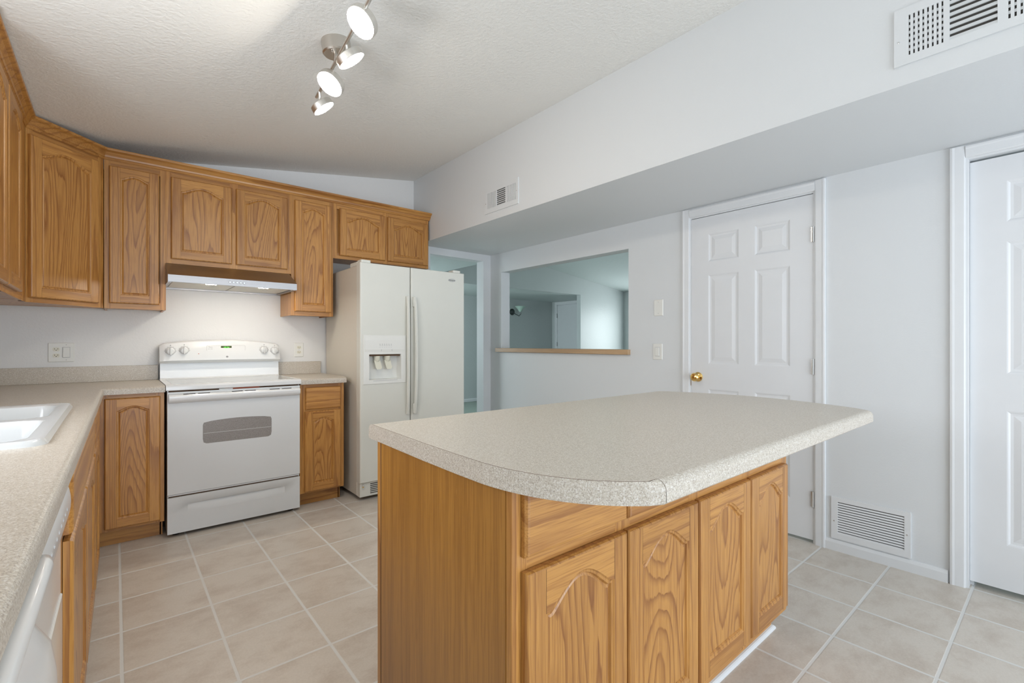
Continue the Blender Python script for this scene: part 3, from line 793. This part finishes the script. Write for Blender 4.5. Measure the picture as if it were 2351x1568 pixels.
# handle
m = MB(); m.extr([(0, .805), (-.012, .808), (-.030, .818), (-.036, .832), (-.034, .848), (-.022, .858), (0, .864)], 0, .010, RW-.010, 'enamel', True)
m.build('door_handle', od)
for a in (.08, .155, .335, .41, .555, .63): m = MB(); m.box((a, -.0226, .8575), (a+.062, -.0215, .8615), 'dark_gap'); m.build('vent_slot', od)
m = MB(); m.box((.012, .010, .872), (RW-.012, .022, .882), 'brown_gap'); m.build('door_gap', rg)
m = MB(); m.box((.270, .004, .8725), (.345, .010, .879), 'plastic_white'); m.build('latch_tab', rg)
m = MB(); m.box((.30, .0075, .8735), (.50, .0095, .8805), 'red_insulation'); m.build('door_gasket', rg)
# gap and drawer
m = MB(); m.box((.012, .012, .238), (RW-.012, .022, .258), 'brown_gap'); m.build('drawer_gap', rg)
m = MB(); m.box((.006, .004, .246), (RW-.006, .022, .256), 'enamel_door', .002); m.build('door_bottom_trim', od)
m = MB(); dz0, dz1 = .022, .238; gx0, gx1, gz0, gz1 = .105, .655, .135, .192
xs = [.004, gx0, gx1, RW-.004]; zs = [dz0, gz0, gz1, dz1]
for i in range(3):
    for k in range(3):
        if i == 1 and k == 1: continue
        m.face([(xs[i], 0, zs[k]), (xs[i+1], 0, zs[k]), (xs[i+1], 0, zs[k+1]), (xs[i], 0, zs[k+1])], 'enamel_door')
nn = 24; rows = 8; V = []
for i in range(nn+1):
    for j in range(rows+1):
        u = i/nn; q = j/rows; e = min(1, sin(pi*u)**.35) if 0 < u < 1 else 0
        prof_ = (q**1.6)*1.0 if q < .92 else max(0, (1-q)/.08)*(.92**1.6)
        V.append((gx0+(gx1-gx0)*u, .017*e*prof_, gz0+(gz1-gz0)*q))
F = [(i*(rows+1)+j, (i+1)*(rows+1)+j, (i+1)*(rows+1)+j+1, i*(rows+1)+j+1) for i in range(nn) for j in range(rows)]
m.faces(V, F, 'enamel_door', True)
for xx in (.004, RW-.004): m.face([(xx, 0, dz0), (xx, .022, dz0), (xx, .022, dz1), (xx, 0, dz1)], 'enamel_door')
for zz in (dz0, dz1): m.face([(.004, 0, zz), (RW-.004, 0, zz), (RW-.004, .022, zz), (.004, .022, zz)], 'enamel_door')
m.build('drawer', rg)
# cooktop
m = MB(); prof = [(.62, .882), (-.004, .882), (-.008, .886), (-.008, .904), (-.002, .914), (.035, .917), (.62, .917)]
m.extr(prof, 0, -.003, RW+.003, 'enamel'); ck = m.build('cooktop', rg)
m = MB(); m.box((.030, .045, .9170), (RW-.030, .555, .9182), 'cooktop_glass'); m.build('glass_surface', ck)
for x, y, r_ in ((.21, .17, .10), (.55, .17, .075), (.21, .42, .075), (.55, .42, .10)):
    m = MB(); m.sweep([(x+r_*cos(a*pi/20), y+r_*sin(a*pi/20)) for a in range(40)], [(0, .9182), (.0015, .9182), (.0015, .9184), (0, .9184)], 'faint_mark', True); m.build('burner_ring', ck)
# backguard
m = MB()
prof = [(.62, .917), (.560, .917), (.568, .925), (.575, 1.028), (.62, 1.028)]
m.extr(prof, 0, .002, RW-.002, 'enamel'); bgd = m.build('backguard', rg)
# control console: curved top, slight backward lean
m = MB(); n = 28; F = []; V = []
def ctop(u): return 1.163+.030*(1-abs(2*u-1)**2.3)
sec = [(.625, 0, 0), (.545, 0, 0), (.528, 0, .12), (.530, 0, .30), (.540, 0, .72), (.552, 0, .93), (.575, 0, 1.0), (.625, 0, 1.0)]
for i in range(n+1):
    u = i/n; x = -.002+(RW+.004)*u
    e = min(1, min(u, 1-u)/.022); e = sqrt(max(0, 1-(1-e)**2))
    zt = ctop(u)-.012*(1-e); zb = 1.028
    for (y, _, q) in sec: V.append((x, y+.012*(1-e)*(1 if y < .6 else 0), zb+(zt-zb)*q))
k = len(sec)
F = [(i*k+j, (i+1)*k+j, (i+1)*k+(j+1) % k, i*k+(j+1) % k) for i in range(n) for j in range(k)]
m.faces(V, F, 'enamel', True); m.face(V[:k], 'enamel'); m.face(V[-k:], 'enamel')
cs = m.build('control_console', rg)
def cy(z): return .530+.010*((z-1.028)/.150-.3)/.42 if z > 1.07 else .530
tilt = .10
for x, z in ((.058, 1.112), (.136, 1.116), (.642, 1.116), (.716, 1.110)):
    y = cy(z)
    m = MB(); m.lathe([(0, 0), (.030, 0), (.031, .002), (.028, .003)], (0, 0, 0), (0, -1, 0), 'faint_mark', 24)
    m.lathe([(0, .002), (.026, .002), (.025, .012), (.018, .020), (0, .022)], (0, 0, 0), (0, -1, 0), 'enamel', 24)
    m.box((-.006, -.030, -.024), (.006, -.004, .026), 'enamel', .003)
    kb = m.build('knob', rg, (x, y, z), (tilt, 0, 0))
    m = MB(); 
    for a in range(9):
        th = radians(-30+a*30); m.box((.034*cos(th)-.0012, -.0006, .034*sin(th)-.0012), (.034*cos(th)+.0012, .0, .034*sin(th)+.0012), 'grey_mark')
    m.box((-.003, -.0006, .038), (.003, 0, .043), 'grey_mark')
    m.build('dial_marks', cs, (x, y-.0012, z), (tilt, 0, 0))
# display panel
m = MB(); fr = rrect(.268, .515, 1.082, 1.152, .008)
m.rings([[(x, -.0008, z-1.117) for x, z in fr], [(x, -.0008, z-1.117) for x, z in rrect(.2695, .5135, 1.0835, 1.1505, .007)]], 'faint_mark')
m.build('panel_outline', cs, (0, cy(1.117)-.0012, 1.117), (tilt, 0, 0))
m = MB(); m.box((-.034, -.0014, -.011), (.034, 0, .011), 'display_glass'); dg = m.build('clock_display', cs, (.392, cy(1.135)-.0008, 1.136), (tilt, 0, 0))
text('clock_digits', '10:34', .017, dg, (0, -.0018, 0), (pi/2, 0, 0), 'display_green')
m = MB()
for i, (x, z) in enumerate([(.283, .025), (.283, .008), (.283, -.012), (.300, .008), (.300, -.012), (.318, -.012), (.345, -.018), (.375, -.018), (.40, -.018), (.43, -.018), (.29, .022), (.30, .022)]):
    m.box((x-.006, -.0008, z-.0012), (x+.006, 0, z+.0012), 'faint_mark')
m.build('button_marks', cs, (0, cy(1.117)-.0012, 1.117), (tilt, 0, 0))
m = MB(); m.lathe([(.003, 0), (.003, .001), (0, .0015)], (0, 0, 0), (0, -1, 0), 'red_mark', 10)
m.box((-.012, -.0006, -.0045), (.014, 0, -.0035), 'red_mark'); m.build('indicator_light', cs, (.221, cy(1.095)-.0008, 1.092), (tilt, 0, 0))
m = MB(); m.lathe([(.0075, 0), (.0075, .001), (.0062, .001), (.0062, .0004)], (0, 0, 0), (0, -1, 0), 'grey_mark', 20)
lg = m.build('logo', cs, (.396, cy(1.07)-.0006, 1.068), (0, 0, 0)); text('logo_letters', 'GE', .0085, lg, (0, -.0008, 0), (pi/2, 0, 0), 'grey_mark')

# ------------------------------------------------------------------ range hood
hd = empty('range_hood', (.249, YW, 1.55), 0, 'stainless steel under-cabinet range hood with two lights above the range', 'range hood')
HW = .757
m = MB(); yb, yt, yfr = -.002, -.305, -.500
m.extr([(yb, .012), (yb, .141), (yt, .141), (yfr, .046), (yfr, .002), (yfr+.02, .002), (yfr+.02, .012)], 0, 0, HW, 'stainless'); m.build('canopy', hd)
m = MB(); m.box((.03, -.45, .0090), (HW/2-.004, -.04, .0118), 'filter_metal'); m.box((HW/2+.004, -.45, .009), (HW-.03, -.04, .0118), 'filter_metal'); m.build('filter', hd)
m = MB(); m.box((0, -.48, .0), (.02, -.002, .012), 'stainless'); m.box((HW-.02, -.48, .0), (HW, -.002, .012), 'stainless'); m.box((.02, -.02, .0), (HW-.02, -.002, .012), 'stainless'); m.build('rim', hd)
for x in (.238, .552):
    m = MB(); m.box((x-.03, -.455, .0065), (x+.03, -.42, .0088), 'hood_lamp'); m.build('hood_light', hd)
for k in range(5):
    m = MB(); m.lathe([(.0075, 0), (.0075, .003), (.006, .005), (0, .005)], (.377+(k-2)*.021, yfr, .024), (0, -1, 0), 'chrome', 14); m.build('button', hd)

# ------------------------------------------------------------------ refrigerator
fr = empty('refrigerator', (1.368, 3.346, 0), 0, 'white side-by-side refrigerator with an ice and water dispenser', 'refrigerator')
FW, FT = .918, 1.762
m = MB(); m.box((.004, .072, .03), (FW-.004, .742, 1.745), 'fridge_side', .006); m.build('body', fr)
for x in (.06, FW-.06):
    for y in (.12, .66): m = MB(); m.lathe([(.022, -.015), (.022, .015)], (x, y, .022), (1, 0, 0), 'dark_gap', 14); m.build('roller', fr)
# freezer door with the dispenser recess
def fdoor(x0, x1, hole=None):
    m = MB(); z0, z1 = .138, FT; y0, y1 = 0, .066; e = .010
    if hole:
        hx0, hx1, hz0, hz1, dp = hole; xs = [x0+e, hx0, hx1, x1-e]; zs = [z0+e*.4, hz0, hz1, z1-e*.4]
        for i in range(3):
            for k in range(3):
                if i == 1 and k == 1: continue
                m.face([(xs[i], y0, zs[k]), (xs[i+1], y0, zs[k]), (xs[i+1], y0, zs[k+1]), (xs[i], y0, zs[k+1])], 'fridge_white')
        r = lambda y, sl=0: [(hx0+.004, y, hz0+.002), (hx1-.004, y, hz0+.002), (hx1-.004, y, hz1), (hx0+.004, y, hz1)]
        m.rings([[(hx0, 0, hz0), (hx1, 0, hz0), (hx1, 0, hz1), (hx0, 0, hz1)], r(dp)], 'plastic_white', 'plastic_white')
    else: m.face([(x0+e, y0, z0+e*.4), (x1-e, y0, z0+e*.4), (x1-e, y0, z1-e*.4), (x0+e, y0, z1-e*.4)], 'fridge_white')
    def R(dx, dz, y): return [(x0+dx, y, z0+dz), (x1-dx, y, z0+dz), (x1-dx, y, z1-dz), (x0+dx, y, z1-dz)]
    m.rings([R(e, e*.4, y0), R(.004, .001, .002), R(.001, 0, .006), R(0, 0, .012), R(0, 0, y1)], 'fridge_white'); m.face(R(0, 0, y1), 'fridge_white')
    return m
SP = .409
HOLE = (.068, .323, .895, 1.083, .060)
fd = fdoor(0, SP-.003, HOLE).build('freezer_door', fr)
rd = fdoor(SP+.003, FW).build('refrigerator_door', fr)
# dispenser surround
m = MB(); hx0, hx1, hz0, hz1, _ = HOLE; ox0, ox1, oz0, oz1 = .020, .366, .862, 1.228
def RR(dx0, dx1, dz0, dz1, y): return [(dx0, y, dz0), (dx1, y, dz0), (dx1, y, dz1), (dx0, y, dz1)]
m.rings([RR(ox0, ox1, oz0, oz1, 0), RR(ox0+.002, ox1-.002, oz0+.002, oz1-.002, -.006), RR(hx0-.002, hx1+.002, hz0-.002, hz1+.002, -.006), RR(hx0, hx1, hz0, hz1, .003)], 'plastic_white')
# bowed upper brow
m.extr([(-.006, 1.10), (-.009, 1.12), (-.0095, 1.19), (-.007, 1.215), (-.002, 1.226), (0, 1.226), (0, 1.10)], 0, ox0+.012, ox1-.012, 'plastic_white'); 
ds = m.build('dispenser_panel', fr)
m = MB()
for k in range(6): m.box((.145+.018*k, -.0103, 1.150), (.155+.018*k, -.0094, 1.152), 'grey_mark'); m.box((.147+.018*k, -.0103, 1.158), (.151+.018*k, -.0094, 1.162), 'grey_mark')
for k in range(6): m.box((.147+.018*k, -.0101, 1.136), (.151+.018*k, -.0094, 1.139), 'faint_mark')
for k in (.160, .245): m.box((k, -.0101, 1.108), (k+.0015, -.0092, 1.120), 'grey_mark')
m.build('control_marks', ds)
m = MB(); m.box((hx0+.006, .004, hz1-.012), (hx1-.006, .058, hz1-.001), 'brown_gap'); m.build('chute_housing', ds)
for x in (.142, .225):
    m = MB(); pts = [(x-.026, .020, hz1-.045), (x+.022, .020, hz1-.045), (x+.030, .006, hz1-.100), (x+.022, .004, hz1-.112), (x-.012, .004, hz1-.112), (x-.018, .006, hz1-.100)]
    m.face(pts, 'plastic_almond'); m.face([(a, y_+.006, z_) for a, y_, z_ in pts], 'plastic_almond'); m.rings([pts, [(a, y_+.006, z_) for a, y_, z_ in pts]], 'plastic_almond')
    m.lathe([(.024, -.0), (.022, -.030), (.014, -.042)], (x, .028, hz1-.012), (0, 0, 1), 'plastic_almond', 16)
    m.build('dispenser_lever', ds)
m = MB(); m.box((hx0+.03, -.0075, hz0-.010), (hx1-.03, -.0055, hz0-.007), 'faint_mark'); m.build('drip_tray', ds)
# handles
for x, s_ in ((SP-.036, 1), (SP+.034, -1)):
    m = MB(); n = 16; pts = []
    V = []
    for i in range(n+1):
        u = i/n; z = .615+.918*u; bow = sin(pi*u)**.4*.024 if 0 < u < 1 else 0
        yy = -.010-bow; w0 = .013
        xo = x+s_*.004*(1-sin(pi*u)) 
        V += [(xo-w0, yy, z), (xo-w0*.5, yy-.010, z), (xo+w0*.5, yy-.010, z), (xo+w0, yy, z), (xo+w0*.8, yy+.008, z), (xo-w0*.8, yy+.008, z)]
    F = [(i*6+j, (i+1)*6+j, (i+1)*6+(j+1) % 6, i*6+(j+1) % 6) for i in range(n) for j in range(6)]
    m.faces(V, F, 'fridge_white', True); m.face(V[:6], 'fridge_white'); m.face(V[-6:], 'fridge_white')
    for z in (.615, 1.455): m.box((x-.012+s_*.008, -.020, z), (x+.012+s_*.008, .0005, z+.078), 'fridge_white', .003)
    m.build('door_handle', fd if s_ == 1 else rd)
for x, par in ((.045, fr), (FW-.075, fr)):
    m = MB(); m.prism(rrect(x-.035, x+.04, .004, .085, .012), 1.7625, 1.782, 'fridge_white'); m.box((x-.035, .085, 1.745), (x+.04, .22, 1.777), 'fridge_white', .004); m.build('hinge_cover', fr)
m = MB(); m.box((.006, .020, .030), (FW-.006, .070, .134), 'fridge_white', .002); gr = m.build('base_grille', fr)
m = MB()
for k in range(6):
    z = .048+k*.0135; m.box((.085, .0185, z), (FW-.085, .0203, z+.006), 'duct_dark')
m.build('grille_slots', gr)
m = MB(); m.lathe([(.006, 0), (.006, .006), (.003, .010)], (.030, .02, .105), (0, -1, 0), 'brass', 10); m.box((.026, .012, .09), (.034, .020, .125), 'chrome'); m.build('adjusting_screw', gr)
m = MB(); el = [(.036*cos(a*pi/16), .012*sin(a*pi/16)) for a in range(32)]
m.extr(el, 1, 0, -.002, 'chrome'); 
lg = m.build('logo_badge', rd, (.790, .000, 1.694)); text('logo_text', 'Whirlpool', .0145, lg, (0, -.0023, 0), (pi/2, 0, 0), 'bronze', .0004)
m = MB(); el = [(.031*cos(a*pi/16), .0085*sin(a*pi/16)) for a in range(32)]
m.extr(el, 1, -.0020, -.0022, 'nickel_light'); m.build('badge_face', lg)

# ------------------------------------------------------------------ island
isl = empty('kitchen_island', (.620, .735, 0), 0, 'oak kitchen island with four arched doors in the foreground', 'kitchen island')
IW, ID = 1.437, .640
m = MB(); m.box((.001, .019, .10), (IW-.002, ID, .869), 'oak_veneer'); m.box((-.002, .0195, .0), (.001, ID-.022, .869), 'oak_veneer'); m.build('body', isl)
m = MB(); m.box((-.003, ID-.020, 0), (.004, ID, .869), 'oak_z', .001); m.box((-.0025, ID-.024, 0), (.003, ID-.020, .869), 'seam_brown'); m.build('corner_strip', isl)
m = MB(); m.box((-.001, 0, 0), (.030, .019, .869), 'oak_z', .001); m.build('corner_stile', isl)
dx = [(.023, .364), (.371, .714), (.724, 1.069), (1.080, 1.404)]
st = [(.030, .040)]+[((dx[i][1]+dx[i+1][0])/2-.030, (dx[i][1]+dx[i+1][0])/2+.030) for i in range(3)]+[(IW-.045, IW)]
face_frame(isl, IW, .10, .869, st, [(.02, IW-.03, .10, .145), (.02, IW-.03, .678, .735), (.02, IW-.03, .855, .869)])
for a, b_ in dx:
    m = door_mesh(b_-a, .560, fw=.055, rise=.058, top=.042); m.build('door', isl, (a, -.001, .132))
    slab_front(b_-a, .135).build('drawer_front', isl, (a, -.001, .722))
m = MB(); m.box((.035, .055, 0), (IW-.004, .070, .10), 'oak_x'); m.box((IW-.018, .070, 0), (IW-.004, ID, .10), 'oak_z'); m.build('toe_kick', isl)
m = MB(); qr = [(0, 0), (.014, 0), (.013, .006), (.010, .010), (.006, .013), (0, .014)]
m.sweep([(.040, .055), (IW-.004, .055), (IW-.004, .12)], qr, 'trim_white'); m.build('shoe_moulding', isl)
# island countertop
def bez(p0, p1, p2, n): return [((1-t_)**2*p0[0]+2*(1-t_)*t_*p1[0]+t_*t_*p2[0], (1-t_)**2*p0[1]+2*(1-t_)*t_*p1[1]+t_*t_*p2[1]) for t_ in [k/n for k in range(n+1)]]
Y0, Y1 = .475, 1.415
left = [(.606, Y1), (.600, 1.25), (.592, 1.05), (.589, .90)]+bez((.589, .80), (.600, .575), (.767, Y0), 12)
right = bez((2.165, Y0), (2.30, .70), (2.315, .98), 8)+bez((2.315, 1.0), (2.300, 1.20), (2.190, Y1), 8)
outline = left+right
it = empty('island_countertop', (1.45, .95, .869), 0, 'speckled grey-beige laminate island countertop with bowed ends', 'countertop')
OFF = Vector((-1.45, -.95, -.869))
m = MB(); R = []; r_ = .020; IZ0, IZ1 = .870, .914
lev = [(IZ0, .004), (IZ0+.004, .0), (IZ1-r_, 0)]+[(IZ1-r_+r_*sin(a*pi/14), r_*(1-cos(a*pi/14))) for a in range(1, 8)]
for z, ins in lev: R.append([(x, max(Y0+ins, min(Y1-ins, y)), z) for x, y in outline])
m.rings(R, 'laminate', 'laminate'); m.face(list(reversed(R[0])), 'laminate')
shift(m).build('top', it)
def band(pts, name):
    m = MB(); Rr = []
    for (z, ins) in lev:
        row = []
        for (x, y) in pts: row.append((x, max(Y0+ins, min(Y1-ins, y)), z))
        Rr.append(row)
    V = []; n = len(pts)
    def nrm(i):
        a = Vector(pts[max(i-1, 0)]); b2 = Vector(pts[min(i+1, n-1)]); d = (b2-a).normalized(); return Vector((d.y, -d.x))
    for row in Rr:
        for i, p in enumerate(row):
            q = nrm(i)*(-.0012 if name == 'edge_band' else -.0016); V.append((p[0]+q.x*(1), p[1]+q.y*0+(q.y if Y0+.03 < p[1] < Y1-.03 else 0), p[2]))
    F = [(k*n+i, k*n+i+1, (k+1)*n+i+1, (k+1)*n+i) for k in range(len(Rr)-1) for i in range(n-1)]
    m.faces(V, F, 'laminate_edge_shaded', False)
    top = [Vector(v_) for v_ in V[-n:]]
    for i in range(n-1):
        a, b2 = top[i], top[i+1]; m.face([a, b2, b2+Vector((.0016, .0003, .0003)), a+Vector((.0016, .0003, .0003))], 'seam_brown')
    # seam down the rounded ends
    for e in (0, n-1):
        for k in range(len(Rr)-1):
            a, b2 = Vector(V[k*n+e]), Vector(V[(k+1)*n+e]); s3 = Vector((.0016, 0, 0)); m.face([a, b2, b2+s3, a+s3], 'seam_brown')
    return shift(m).build(name, it)
band(left, 'edge_band')

# ------------------------------------------------------------------ track light
tl = empty('track_light', (.757, 2.130, zc(.757)), 0, 'brushed nickel ceiling track light with four round lit heads', 'ceiling light')
O3 = Vector((.757, 2.130, zc(.757)))
m = MB(); nz = Vector((-.1495, 0, 1)).normalized()
m.lathe([(.062, .0), (.063, -.006), (.063, -.052), (.058, -.058), (0, -.058)], (0, 0, 0), nz, 'nickel', 32); cn = m.build('canopy', tl)
for dx_, dy_ in ((-.022, -.02), (.02, .022)):
    m = MB(); m.lathe([(.005, 0), (.005, .004), (.002, .006)], (dx_, dy_, -.060+dx_*.15), (0, 0, -1), 'nickel', 10); m.build('screw', cn)
BZ = 2.42
m = MB(); pb = [Vector((.7045, 1.60, BZ))-O3, Vector((.783, 2.475, BZ))-O3]
m.tube(pb, .0075, 'nickel_light', 12); m.tube([Vector((.755, 2.13, BZ))-O3, Vector((.757, 2.13, zc(.757)-.055))-O3], .008, 'nickel', 10); m.build('bar', tl)
camp = Vector((0, 0, 1.165))
heads = [((.802, 2.42, 2.347), (.773, 2.402), (.45, -.85, .28), .056), ((.744, 2.17, 2.343), (.761, 2.20), (-.56, -.51, .65), .060),
         ((.765, 1.96, 2.361), (.738, 1.951), (.44, -.85, .28), .060), ((.717, 1.75, 2.390), (.708, 1.683), (-.61, -.40, .68), .060)]
for (p, bxy, nn_, rad) in heads:
    p = Vector(p); bp_ = Vector((bxy[0], bxy[1], BZ)); Tt = (camp-p).normalized(); Rr = Tt.cross(Vector((0, 0, -1))).normalized()
    Rr = Vector((cos(-.70016), sin(-.70016), 0)); Rr = (Rr-Tt*Rr.dot(Tt)).normalized(); Up = Rr.cross(-Tt).normalized()
    if Up.z < 0: Up = -Up
    nv = (Rr*nn_[0]+Up*nn_[1]+Tt*nn_[2]).normalized()
    h = bpy.data.objects.new('lamp_head', None)
    m = MB(); c0 = p-O3
    m.lathe([(0, -.030), (rad*.86, -.030), (rad*.98, -.026), (rad, -.018), (rad, .0), (rad*.965, .0015), (rad*.955, .0)], c0, nv, 'nickel_light', 32)
    q = p-nv*.030-O3; b0 = bp_-O3
    m.tube([b0, b0.lerp(q, .5)+Vector((0, 0, .004)), q], .0055, 'nickel_light', 8)
    hb = m.build('lamp_head', tl)
    m = MB(); m.lathe([(0, .0008), (rad*.955, .0006)], c0, nv, 'lamp_diffuser', 32, False)
    m.build('diffuser', hb)

# ------------------------------------------------------------------ sconce in the hall
sc = empty('wall_sconce', (6.530, 7.75, 1.845), 0, 'small dark wall sconce with a glass shade, seen through the pass-through', 'sconce')
m = MB(); m.lathe([(.07, 0), (.07, .01), (.045, .03), (.015, .045), (0, .046)], (0, 0, 0), (0, -1, 0), 'bronze', 20); m.build('backplate', sc)
m = MB(); m.tube([(0, -.03, 0), (.02, -.09, -.05), (.09, -.13, -.09), (.14, -.13, -.04), (.13, -.12, .01)], .008, 'bronze', 8); m.build('arm', sc)
m = MB(); m.lathe([(.02, 0), (.035, .02), (.06, .06), (.12, .12)], (.13, -.12, .0), (0, 0, 1), 'shade_glass', 20); m.build('shade', sc)
